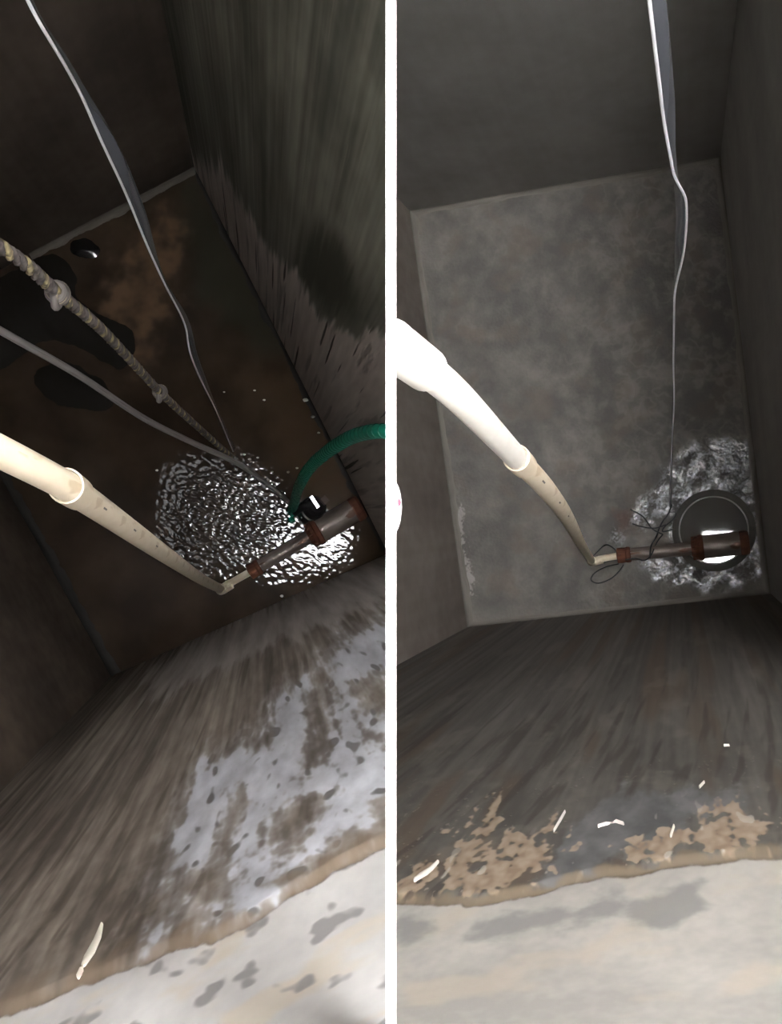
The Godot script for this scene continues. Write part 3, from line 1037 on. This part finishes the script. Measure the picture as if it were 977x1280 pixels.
func dark_mound() -> void:
	# low dark mounds added to model the dark areas of the water
	var outlines := [["low_mound", "large black mound in the water behind the knotted rope", [[-70, 395], [25, 335], [62, 318], [92, 340], [98, 372], [128, 396], [160, 408], [168, 424], [164, 448], [148, 462], [112, 440], [84, 430], [50, 428], [-20, 470]]], ["low_mound", "black low mound under the grey cable at the left", [[40, 470], [78, 452], [118, 470], [140, 494], [134, 512], [104, 512], [62, 498]]], ["low_mound", "small shiny black lump against the far edge of the water", [[88, 306], [104, 300], [122, 306], [126, 314], [112, 322], [92, 318]]]]
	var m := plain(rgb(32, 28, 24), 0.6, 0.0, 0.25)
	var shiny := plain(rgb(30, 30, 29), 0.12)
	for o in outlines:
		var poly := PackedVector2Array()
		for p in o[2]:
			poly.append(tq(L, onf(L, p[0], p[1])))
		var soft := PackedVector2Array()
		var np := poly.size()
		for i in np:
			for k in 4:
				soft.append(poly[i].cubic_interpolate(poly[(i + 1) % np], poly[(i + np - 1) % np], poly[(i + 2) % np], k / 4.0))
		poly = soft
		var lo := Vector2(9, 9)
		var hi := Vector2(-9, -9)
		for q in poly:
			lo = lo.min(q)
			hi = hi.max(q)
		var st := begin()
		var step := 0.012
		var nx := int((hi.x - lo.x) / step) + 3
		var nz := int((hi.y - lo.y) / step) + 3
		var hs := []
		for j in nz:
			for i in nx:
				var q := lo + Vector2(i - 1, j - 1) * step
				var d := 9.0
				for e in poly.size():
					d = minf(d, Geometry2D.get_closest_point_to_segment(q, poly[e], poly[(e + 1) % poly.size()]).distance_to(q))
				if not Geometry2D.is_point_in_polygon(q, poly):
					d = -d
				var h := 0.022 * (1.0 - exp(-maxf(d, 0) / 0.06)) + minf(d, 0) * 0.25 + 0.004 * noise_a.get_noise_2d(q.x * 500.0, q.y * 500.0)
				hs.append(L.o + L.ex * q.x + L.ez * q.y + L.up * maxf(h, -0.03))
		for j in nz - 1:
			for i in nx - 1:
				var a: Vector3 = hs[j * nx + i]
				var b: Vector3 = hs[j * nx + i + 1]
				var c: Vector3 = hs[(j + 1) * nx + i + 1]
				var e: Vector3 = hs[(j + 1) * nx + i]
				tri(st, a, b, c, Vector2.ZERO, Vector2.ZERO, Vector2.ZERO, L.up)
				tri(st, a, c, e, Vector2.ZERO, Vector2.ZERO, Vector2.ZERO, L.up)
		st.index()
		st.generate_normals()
		tag(put(o[0], st, shiny if o[2].size() == 6 else m), o[1], "dark_mound", "dark mounds in the left tank")

# pump: a thick motor body, a rusty neck ring, a thinner outlet pipe, a rusty coupling and a plastic stub
func make_pump(t: Dictionary, label: String, pe: Vector2, pn: Vector2, pc: Vector2, ps: Vector2, rb: float, rp: float) -> Node3D:
	var e := onf(t, pe.x, pe.y, rb + 0.004)
	var n := onf(t, pn.x, pn.y, rb + 0.004)
	var c := onf(t, pc.x, pc.y, rb * 0.9)
	var s := onf(t, ps.x, ps.y, rb * 0.8)
	var o := thing("submersible_pump", label, "pump", onf(t, pn.x, pn.y), "rusty pumps lying on the tank floors")
	var st := begin()
	var ln := (n - e).length()
	turned(st, e, n, [[0.0, rb * 0.6], [0.0, rb * 0.86], [0.05, rb * 0.98], [0.10, rb], [0.94, rb], [1.0, rb * 0.9]])
	put("motor_body", st, M.steel, o)
	st = begin()
	turned(st, e, n, [[-0.03, rb * 0.55], [-0.03, rb * 0.92], [0.02, rb * 1.04], [0.12, rb * 1.05], [0.15, rb * 1.01]])
	put("end_cap", st, M.rust, o)
	st = begin()
	turned(st, e, n, [[0.86, rb * 1.01], [0.88, rb * 1.1], [0.95, rb * 1.1], [0.97, rb * 1.0], [1.02, rb * 0.98], [1.06, rb * 0.8], [1.10, rp * 1.08]])
	var ring := put("neck_ring", st, M.rust, o)
	# bolts round the neck ring
	st = begin()
	var ax := (n - e).normalized()
	var sd: Vector3 = ax.cross(t.up).normalized()
	var upv := sd.cross(ax).normalized()
	for k in 8:
		var d: Vector3 = sd * cos(TAU * k / 8) + upv * sin(TAU * k / 8)
		var b := e.lerp(n, 0.98) + d * rb * 0.86
		turned(st, b, b + ax * 0.02, [[0, 0.007], [0.9, 0.007], [1.0, 0.005]], 6)
	put("bolt_circle", st, M.rust, ring)
	st = begin()
	turned(st, n, c, [[0.0, rp], [0.3, rp], [1.0, rp * 0.94]])
	put("outlet_pipe", st, M.steel, o)
	st = begin()
	turned(st, n, c, [[0.88, rp * 1.0], [0.89, rp * 1.16], [0.93, rp * 1.2], [0.95, rp * 1.1], [1.0, rp * 1.16], [1.06, rp * 1.14], [1.07, rp * 0.7]])
	put("coupling", st, M.rust, o)
	st = begin()
	turned(st, c, s, [[0.1, rp * 0.52], [1.0, rp * 0.5]], 20)
	put("plastic_stub", st, M.pvc, o)
	return o

func left_pump() -> void:
	make_pump(L, "rusty steel pump lying in brown water beside the green hose", Vector2(450, 634), Vector2(391, 668), Vector2(316, 713), Vector2(284, 731), 0.049, 0.027)

# plastic riser: lower length with a bell, upper length pushed into it, elbow at the foot
func riser(label: String, foot: Vector3, stub: Vector3, lower: Array, bell_at: float, upper: Array, r: float, r_up: float, upper_mat: Material, lower_mat: Material, cut_side := 0.0) -> Node3D:
	var o := thing("plastic_pipe", label, "pipe", foot, "cream plastic riser pipes")
	var st := begin()
	upper = curve([lower[-1] - (lower[-1] - lower[-3]).normalized() * 0.05, lower[-1] + (lower[-1] - lower[-3]).normalized() * 0.01] + upper, 8)
	tube(st, lower, r, 24, true, 4.0)
	var low := put("lower_length", st, lower_mat, o)
	# bell: at the last points of the lower length
	st = begin()
	var e: Vector3 = lower[-1]
	var dirv: Vector3 = (lower[-1] - lower[-3]).normalized()
	var bl := bell_at
	sleeve(st, [e, e - dirv * bl * 0.7, e - dirv * bl * 0.85, e - dirv * bl], [r * 1.18, r * 1.16, r * 1.14, r * 1.0], r * 1.06)
	put("bell_socket", st, lower_mat, o)
	st = begin()
	tube(st, upper, r_up, 24, true, 4.0, false, cut_side)
	put("upper_length", st, upper_mat, o)
	# elbow
	st = begin()
	var dn: Vector3 = (lower[0] - lower[2]).normalized()
	var k0: Vector3 = lower[0] - dn * 0.03
	var ep := curve([k0, lower[0] + dn * 0.002, foot, foot.lerp(stub, 0.5)], 5)
	tube(st, ep, r * 1.16, 16)
	put("elbow", st, M.pvc, o)
	# printed dashes along the lower length
	var i0 := int(lower.size() * 0.56)
	for k in [0, 4, 9]:
		var i: int = i0 + k
		if i < lower.size() - 2:
			var c: Vector3 = lower[i]
			var tg: Vector3 = (lower[i + 1] - lower[i]).normalized()
			var out: Vector3 = (Vector3(0, EYE, 0) - c).normalized()
			out = (out - tg * out.dot(tg)).normalized()
			var sdv := tg.cross(out).normalized()
			out = (out * 0.97 + sdv * 0.24).normalized()
			st = begin()
			box(st, c + out * r, tg * 0.013, out.cross(tg).normalized() * 0.0012, out * 0.0004)
			put("printed_mark", st, M.mark, low)
	return o

func line_depth(a: Vector2, b: Vector2, da: float, db: float, n: int) -> Array:
	# straight length in space between two places, given as frame place and depth
	var p := at(a.x, a.y, da)
	var q := at(b.x, b.y, db)
	var out := []
	for i in n + 1:
		out.append(p.lerp(q, float(i) / n))
	return out

func left_pipe() -> void:
	var foot := onf(L, 277, 737, 0.03)
	var stub := onf(L, 300, 723, 0.038)
	var low := curve([foot + (at(252, 724, 0.86 * DEEP) - foot) * 0.08, at(250, 723, 0.80 * DEEP), at(200, 689, 0.50 * DEEP), at(140, 647, 0.36 * DEEP), at(82, 607, 0.285 * DEEP)], 8)
	var upper := [at(25, 577, 0.262 * DEEP), at(-60, 535, 0.235 * DEEP)]
	riser("cream plastic pipe with a belled joint rising from the wet tank", foot, stub, low, 0.1, upper, 0.0172, 0.0165, M.pvc, M.pvc)

func knotted_rope() -> void:
	var base := [at(-60, 270, 0.36 * DEEP), at(25, 325, 0.40 * DEEP), at(72, 366, 0.44 * DEEP), at(130, 415, 0.52 * DEEP), at(200, 490, 0.70 * DEEP), at(245, 532, 0.84 * DEEP), onf(L, 290, 572, -0.01)]
	var path := curve(base, 60)
	var fr := frames(path)
	var ls := lens(path)
	var o := thing("knotted_rope", "speckled yellow and grey knotted rope hanging into the dirty water", "rope", path[-1])
	var R0 := 0.0105
	var hues := [[rgb(120, 112, 108), rgb(80, 75, 72)], [rgb(122, 113, 106), rgb(74, 68, 64)], [rgb(206, 190, 142), rgb(76, 69, 60)]]
	var m := StandardMaterial3D.new()
	m.vertex_color_use_as_albedo = true
	m.roughness = 0.9
	for k in 3:
		var st := begin()
		var sides := 7
		var rings := []
		for i in path.size():
			var ph: float = TAU * k / 3.0 + ls[i] * 75.0
			rings.append(path[i] + (fr[i][1] * cos(ph) + fr[i][2] * sin(ph)) * R0 * 0.52)
		var f2 := frames(rings)
		for i in rings.size() - 1:
			for s in sides:
				for q in [[i, s], [i + 1, s], [i + 1, s + 1], [i, s], [i + 1, s + 1], [i, s + 1]]:
					var a: float = TAU * q[1] / sides
					var d: Vector3 = f2[q[0]][1] * cos(a) + f2[q[0]][2] * sin(a)
					var fuzz := 1.0 + 0.25 * noise_c.get_noise_3d(q[0] * 37.0, (q[1] % sides) * 60.0, k * 300.0)
					var mixv := clampf(0.5 + 1.3 * noise_a.get_noise_2d(q[0] * 14.0 + k * 500.0, (q[1] % sides) * 25.0), 0, 1)
					st.set_color(hues[k][1].lerp(hues[k][0], mixv).srgb_to_linear())
					vtx(st, rings[q[0]] + d * R0 * 0.6 * fuzz, d)
		put("strand", st, m, o)
	# two knots: turns of the same rope wound round it
	for kn in [[2, 0.0185, 0.02], [4, 0.019, 0.02]]:
		var i: int = kn[0] * 60
		var c: Vector3 = path[i]
		var T: Vector3 = fr[i][0]
		var st := begin()
		var coil := []
		for j in 61:
			var a := TAU * 3.0 * j / 60.0
			coil.append(c + T * (j / 60.0 - 0.5) * 0.036 + (fr[i][1] * cos(a) + fr[i][2] * sin(a)) * (0.0105 + 0.003 * sin(PI * j / 60.0)))
		tube(st, coil, 0.0082, 9)
		var cross := []
		for j in 25:
			var a := PI * j / 24.0
			cross.append(c + T * cos(a) * 0.02 + fr[i][2] * 0.0 + (fr[i][1] * 0.3 - fr[i][2]) .normalized() * sin(a) * 0.024)
		tube(st, cross, 0.0075, 9)
		put("knot", st, mottled(rgb(110, 104, 100), rgb(140, 134, 129), rgb(214, 200, 160), 0.16, 3.0, 3.0, 0.95), o)

func grey_cable() -> void:
	var path := curve([at(-60, 380, 0.56 * DEEP), at(25, 427, 0.6 * DEEP), at(100, 470, 0.66 * DEEP), at(180, 523, 0.75 * DEEP), at(240, 553, 0.83 * DEEP), at(300, 581, 0.91 * DEEP), onf(L, 342, 612, 0.05), onf(L, 374, 640, 0.06)], 10)
	var st := begin()
	tube(st, path, 0.0095, 12)
	tag(put("grey_cable", st, mottled(rgb(146, 140, 136), rgb(168, 162, 158), rgb(120, 115, 112), 0.1, 2.0, 1.0, 0.55)), "round grey cable curving down to the black drain pump", "cable")

# flat dark cable with its edge highlight modelled as an added white strand, turning as it hangs
func twisted_cable(label: String, path: Array, turn: Array, hw: Array, r_white: float) -> Node3D:
	var o := thing("power_cable", label, "cable", path[-1], "flat power cables hanging into the tanks")
	var fr := frames(path)
	var wide := []
	var half := []
	var edge := []
	var n := path.size()
	for i in n:
		var f := float(i) / (n - 1) * (turn.size() - 1)
		var j := mini(int(f), turn.size() - 2)
		var a: float = lerpf(turn[j], turn[j + 1], smoothstep(0.0, 1.0, f - j))
		var T: Vector3 = fr[i][0]
		# angle 0 lies across, as seen from above
		var e: Vector3 = (path[i] - Vector3(0, EYE, 0)).normalized()
		var side: Vector3 = T.cross(e).normalized()
		if side.x < 0.0:
			side = -side
		var up: Vector3 = side.cross(T).normalized()
		var w: Vector3 = side * cos(a) + up * sin(a)
		wide.append(w)
		var h: float = lerpf(hw[j], hw[j + 1], f - j) * 1.35
		half.append(h)
		edge.append(path[i] - w * (h + r_white * 0.6))
	var st := begin()
	ribbon(st, path, wide, half, 0.0022, 12)
	put("dark_sheath", st, M.tape, o)
	st = begin()
	tube(st, edge, r_white, 10)
	put("edge_highlight", st, M.highlight_white, o)
	return o

func power_cable_before() -> void:
	var path := curve([at(20, -40, 0.27 * DEEP), at(50, 24, 0.29 * DEEP), at(95, 98, 0.33 * DEEP), at(146, 196, 0.39 * DEEP), at(175, 265, 0.45 * DEEP), at(205, 350, 0.54 * DEEP), at(233, 402, 0.62 * DEEP), at(245, 450, 0.7 * DEEP), at(270, 510, 0.85 * DEEP), onf(L, 293, 562, -0.005)], 12)
	twisted_cable("flat grey cable with its edge highlight added in white hanging to the right of the knotted rope", path, [1.2, 1.3, 1.1, 0.2, 0.5, 1.35, 0.9, 0.2, 1.2, 0.6], [0.0055, 0.0055, 0.006, 0.0075, 0.008, 0.006, 0.007, 0.006, 0.006, 0.006], 0.0022)

func hose() -> void:
	var path := curve([Vector3(0.0, at(488, 540, 0.62 * DEEP).y, at(488, 540, 0.62 * DEEP).z), at(470, 539, 0.63 * DEEP), at(440, 546, 0.66 * DEEP), at(410, 564, 0.71 * DEEP), at(387, 585, 0.78 * DEEP), at(373, 610, 0.87 * DEEP), onf(L, 366, 636, 0.05), onf(L, 364, 652, -0.01)], 10)
	var o := thing("green_hose", "green ribbed hose arching from the dividing bar to the drain pump", "hose", path[-1])
	var st := begin()
	tube(st, path, 0.0175, 20, true, 1.0, false, -1.0)
	put("hose_wall", st, M.hose, o)
	# spiral ribs
	st = begin()
	var fr := frames(path)
	var ls := lens(path)
	var coil := []
	var n := path.size()
	for i in (n - 1) * 14:
		var f := i / 14.0
		var j := mini(int(f), n - 2)
		var k := f - j
		var c: Vector3 = path[j].lerp(path[j + 1], k)
		var a: float = lerpf(ls[j], ls[j + 1], k) * TAU / 0.028
		var s: Vector3 = fr[j][1].lerp(fr[j + 1][1], k).normalized()
		var u: Vector3 = fr[j][2].lerp(fr[j + 1][2], k).normalized()
		coil.append(c + (s * cos(a) + u * sin(a)) * 0.0172)
	tube(st, coil, 0.0022, 5)
	put("spiral_rib", st, M.hose_rib, o)

func drain_pump() -> void:
	var b := onf(L, 385, 642, -0.01)
	var up: Vector3 = L.up
	var tilt: Vector3 = (up + L.ex * 0.25 - L.ez * 0.25).normalized()
	var o := thing("drain_pump", "small black drain pump with a silver clip beside the rusty pump", "pump", b)
	var st := begin()
	turned(st, b, b + tilt * 0.13, [[0, 0.05], [0.08, 0.054], [0.1, 0.048], [0.5, 0.046], [0.52, 0.051], [0.6, 0.051], [0.62, 0.045], [0.9, 0.04], [1.0, 0.028]], 24)
	put("pump_body", st, M.black, o)
	st = begin()
	for k in 10:
		var a := TAU * k / 10
		var d: Vector3 = L.ex * cos(a) + L.ez * sin(a)
		box(st, b + d * 0.049 + tilt * 0.03, d * 0.004, tilt * 0.028, d.cross(tilt).normalized() * 0.003)
	put("strainer_ribs", st, M.black, o)
	st = begin()
	var top := b + tilt * 0.12
	tube(st, curve([top - L.ex * 0.02, top - L.ex * 0.05 + up * 0.004, onf(L, 369, 640, 0.05)], 6), 0.016, 14)
	put("outlet", st, M.black, o)
	st = begin()
	box(st, top + tilt * 0.014 - L.ez * 0.012 - L.ex * 0.012, (L.ex * 0.8 + L.ez * 1.2).normalized() * 0.026, (L.ex * 1.2 - L.ez * 0.8).normalized() * 0.0065, tilt * 0.004)
	var clip := put("clip", st, M.metal, o)
	clip.set_meta("label", "bright silver clip")
	st = begin()
	box(st, top + L.ex * 0.028 - L.ez * 0.02 + tilt * 0.004, (L.ex * 0.9 + L.ez).normalized() * 0.014, (L.ex - L.ez * 0.9).normalized() * 0.012, tilt * 0.012)
	put("float_bracket", st, plain(rgb(92, 76, 68), 0.6), o)

# ---------------------------------------------------------------- things in the cleaned tank
func right_things() -> void:
	sump()
	make_pump(R, "rusty steel pump lying across the round sump of the clean floor", Vector2(934, 678), Vector2(870, 685), Vector2(777, 694), Vector2(748, 699), 0.045, 0.026)
	right_pipe()
	power_cable_after()
	wires()
	# white rounded object peeping out beside the dividing bar
	var d := 0.165 * DEEP
	var c := at(488, 634, d)
	var s := d / FOCAL
	var o := thing("white_float", "white rounded float with a red spot peeping from behind the dividing bar", "float", c)
	var st := begin()
	lump(st, c, Vector3(14, 0, 0) * s, Vector3(0, 16, 0) * s, Vector3(0, 0, 36) * s, 0.03, 9.0, 16, 24, true)
	st.index()
	st.generate_normals()
	put("float_body", st, M.white, o)
	st = begin()
	lump(st, at(497.5, 628, d - 0.005), Vector3(3.6, 0, 0) * s, Vector3(0, 2.5, 0) * s, Vector3(0, 0, 5) * s, 0.05, 19.0, 8, 12)
	put("red_spot", st, M.red, o)
	var m := plain(rgb(206, 200, 190), 0.7)
	for q in [["thin upright streak of mortar left of the wide white smear", [[706, 1016], [700, 1026], [692, 1040]], [0.0008, 0.0016, 0.0008]], ["tiny slanting fleck of mortar above the tan patch at the right", [[874, 985], [880, 979]], [0.0012, 0.0008]], ["faint short drip of mortar under the fleck at the right", [[842, 1034], [838, 1046]], [0.0012, 0.0014]], ["white drip of mortar low at the left of the clean tank's near wall", [[547, 1079], [538, 1088], [529, 1094], [519, 1101]], [0.0014, 0.003, 0.005, 0.002]], ["wide white smear of mortar at the middle of the near wall", [[748, 1034], [758, 1031], [770, 1028], [779, 1031]], [0.0014, 0.0026, 0.0026, 0.001]], ["smallest white fleck high on the near wall towards the right", [[905, 933], [911, 933]], [0.001, 0.0008]]]:
		st = begin()
		splash(st, R.near, q[1], q[2])
		tag(put("mortar_splash", st, m), q[0], "splash", "white mortar splashes on the near wall")

func disc_ring(st: SurfaceTool, c: Vector3, prof: Array, t: Dictionary, seg := 64) -> void:
	# lathe round the tank's axis: profile of [radius, height]
	for i in prof.size() - 1:
		for k in seg:
			var a0 := TAU * k / seg
			var a1 := TAU * (k + 1) / seg
			var d0: Vector3 = t.ex * cos(a0) + t.ez * sin(a0)
			var d1: Vector3 = t.ex * cos(a1) + t.ez * sin(a1)
			var p00: Vector3 = c + d0 * prof[i][0] + t.up * prof[i][1]
			var p01: Vector3 = c + d1 * prof[i][0] + t.up * prof[i][1]
			var p10: Vector3 = c + d0 * prof[i + 1][0] + t.up * prof[i + 1][1]
			var p11: Vector3 = c + d1 * prof[i + 1][0] + t.up * prof[i + 1][1]
			var inward: Vector3 = t.up - d0 * 0.6
			tri(st, p00, p01, p11, Vector2(k / 8.0, i), Vector2((k + 1) / 8.0, i), Vector2((k + 1) / 8.0, i + 1), inward)
			tri(st, p00, p11, p10, Vector2(k / 8.0, i), Vector2((k + 1) / 8.0, i + 1), Vector2(k / 8.0, i + 1), inward)

func sump() -> void:
	var c: Vector3 = R.o + R.ex * R.sump.x + R.ez * R.sump.y
	var r: float = R.sump_r
	var st := begin()
	disc_ring(st, c, [[r, 0.0], [r * 0.985, -0.004], [r * 0.83, -0.05], [r * 0.82, -0.055], [r * 0.8, -0.16], [r * 0.5, -0.17], [0.001, -0.17]], R)
	var wet := surf(concrete(128, 128, rgb(112, 110, 104), rgb(134, 131, 124), 0.0, 0.3, 0.3, 410.0), 1.5, 0.5)
	struct("floor_sump", st, wet, "round sump sunk in the clean floor")
	st = begin()
	disc_ring(st, c, [[r * 0.845, -0.048], [r * 0.835, -0.040], [r * 0.815, -0.040], [r * 0.808, -0.05]], R)
	struct("trim_8", st, plain(rgb(196, 194, 188), 0.35), "pale lip inside the round sump")
	st = begin()
	for k in 64:
		var a0 := TAU * k / 64
		var a1 := TAU * (k + 1) / 64
		var w: Vector3 = c - R.up * 0.06
		var lie: Vector3 = (R.up - R.ez * 0.0094).normalized()
		var px: Vector3 = (R.ex - lie * R.ex.dot(lie)).normalized()
		var pz: Vector3 = px.cross(lie)
		tri(st, w, w + (px * cos(a0) + pz * sin(a0)) * r * 0.825, w + (px * cos(a1) + pz * sin(a1)) * r * 0.825, Vector2.ZERO, Vector2.ZERO, Vector2.ZERO, R.up)
	tag(put("sump_water", st, plain(rgb(98, 96, 91), 0.02, 0.0, 0.6)), "still water in the round sump under the pump", "water", "", "stuff")

func right_pipe() -> void:
	var foot := onf(R, 740, 702, 0.03)
	var stub := onf(R, 765, 697, 0.036)
	var low := curve([foot + (at(729, 684, 0.86 * DEEP) - foot) * 0.08, at(727, 682, 0.78 * DEEP), at(709, 648, 0.52 * DEEP), at(683, 612, 0.38 * DEEP), at(645, 572, 0.315 * DEEP)], 8)
	var upper := [at(580, 503, 0.235 * DEEP), at(533, 462, 0.205 * DEEP), at(488, 428, 0.185 * DEEP)]
	var o := riser("cream plastic pipe with two joints rising from the cleaned tank, its upper length painted paler as lit", foot, stub, low, 0.09, upper, 0.0143, 0.0142, M.pvc_lit, M.pvc, 1.0)
	# the second, wider joint near the divider
	var st := begin()
	var a := at(534, 463, 0.2055 * DEEP)
	var b := at(488, 429, 0.185 * DEEP)
	tube(st, [a, a.lerp(b, 0.06), a.lerp(b, 0.5), b], [0.0144, 0.0182, 0.0182, 0.0182], 24, true, 1.0, false, 1.0)
	put("wide_socket", st, M.pvc_lit, o)

func power_cable_after() -> void:
	var path := curve([at(819, -40, 0.23 * DEEP), at(826, 30, 0.25 * DEEP), at(835, 120, 0.29 * DEEP), at(842, 200, 0.34 * DEEP), at(850, 255, 0.38 * DEEP), at(849, 300, 0.42 * DEEP), at(843, 370, 0.5 * DEEP), at(843, 440, 0.6 * DEEP), at(841, 500, 0.72 * DEEP), at(840, 560, 0.85 * DEEP), onf(R, 838, 630, 0.03)], 12)
	twisted_cable("flat dark cable with its edge highlight added in white hanging over the clean floor", path, [0.2, 0.25, 0.5, 1.2, 2.7, 2.9, 1.5, 1.2, 1.9, 1.3, 1.0], [0.0055, 0.0055, 0.006, 0.006, 0.006, 0.006, 0.005, 0.005, 0.005, 0.005, 0.005], 0.0021)

func wires() -> void:
	var base := Vector2(720, 560)
	var k := 0.2456
	for q in [
		["black wire running from the hanging cable down to the pump", [[485, 290, 0.03], [470, 330, 0.01], [430, 390, 0.01], [405, 455, 0.012], [380, 500, 0.09], [375, 560, 0.08]], 0.0034],
		["black wire looping left beside the rusty floor stain", [[440, 440, 0.012], [385, 410, 0.01], [340, 350, 0.02], [275, 312, 0.01]], 0.0026],
		["short black wire crossing the floor left of the sump", [[285, 385, 0.006], [330, 400, 0.01], [400, 408, 0.012], [455, 390, 0.01]], 0.0026],
		["black wire bent in two towards the rim of the sump", [[470, 325, 0.012], [505, 330, 0.01], [490, 365, 0.01], [450, 400, 0.008], [440, 425, 0.008], [490, 415, 0.006]], 0.0026],
		["thin black wire looped on the floor below the plastic elbow", [[240, 595, 0.03], [215, 630, 0.01], [170, 668, 0.006], [110, 688, 0.006], [75, 670, 0.006], [95, 635, 0.006], [150, 605, 0.02], [215, 590, 0.05]], 0.0026],
		["thin black wire standing off behind the plastic elbow", [[60, 580, 0.05], [105, 530, 0.03], [150, 492, 0.02], [190, 510, 0.03], [225, 545, 0.07]], 0.0026],
		["black wire lying along the outlet pipe of the sump pump", [[250, 570, 0.075], [300, 562, 0.075], [345, 572, 0.07], [380, 545, 0.09], [410, 480, 0.03], [440, 440, 0.012]], 0.0026]]:
		var pts := []
		for p in q[1]:
			pts.append(onf(R, base.x + p[0] * k, base.y + p[1] * k, p[2]))
		var st := begin()
		tube(st, curve(pts, 8), q[2], 8)
		tag(put("loose_wire", st, M.black), q[0], "wire", "loose black wires round the sump pump")
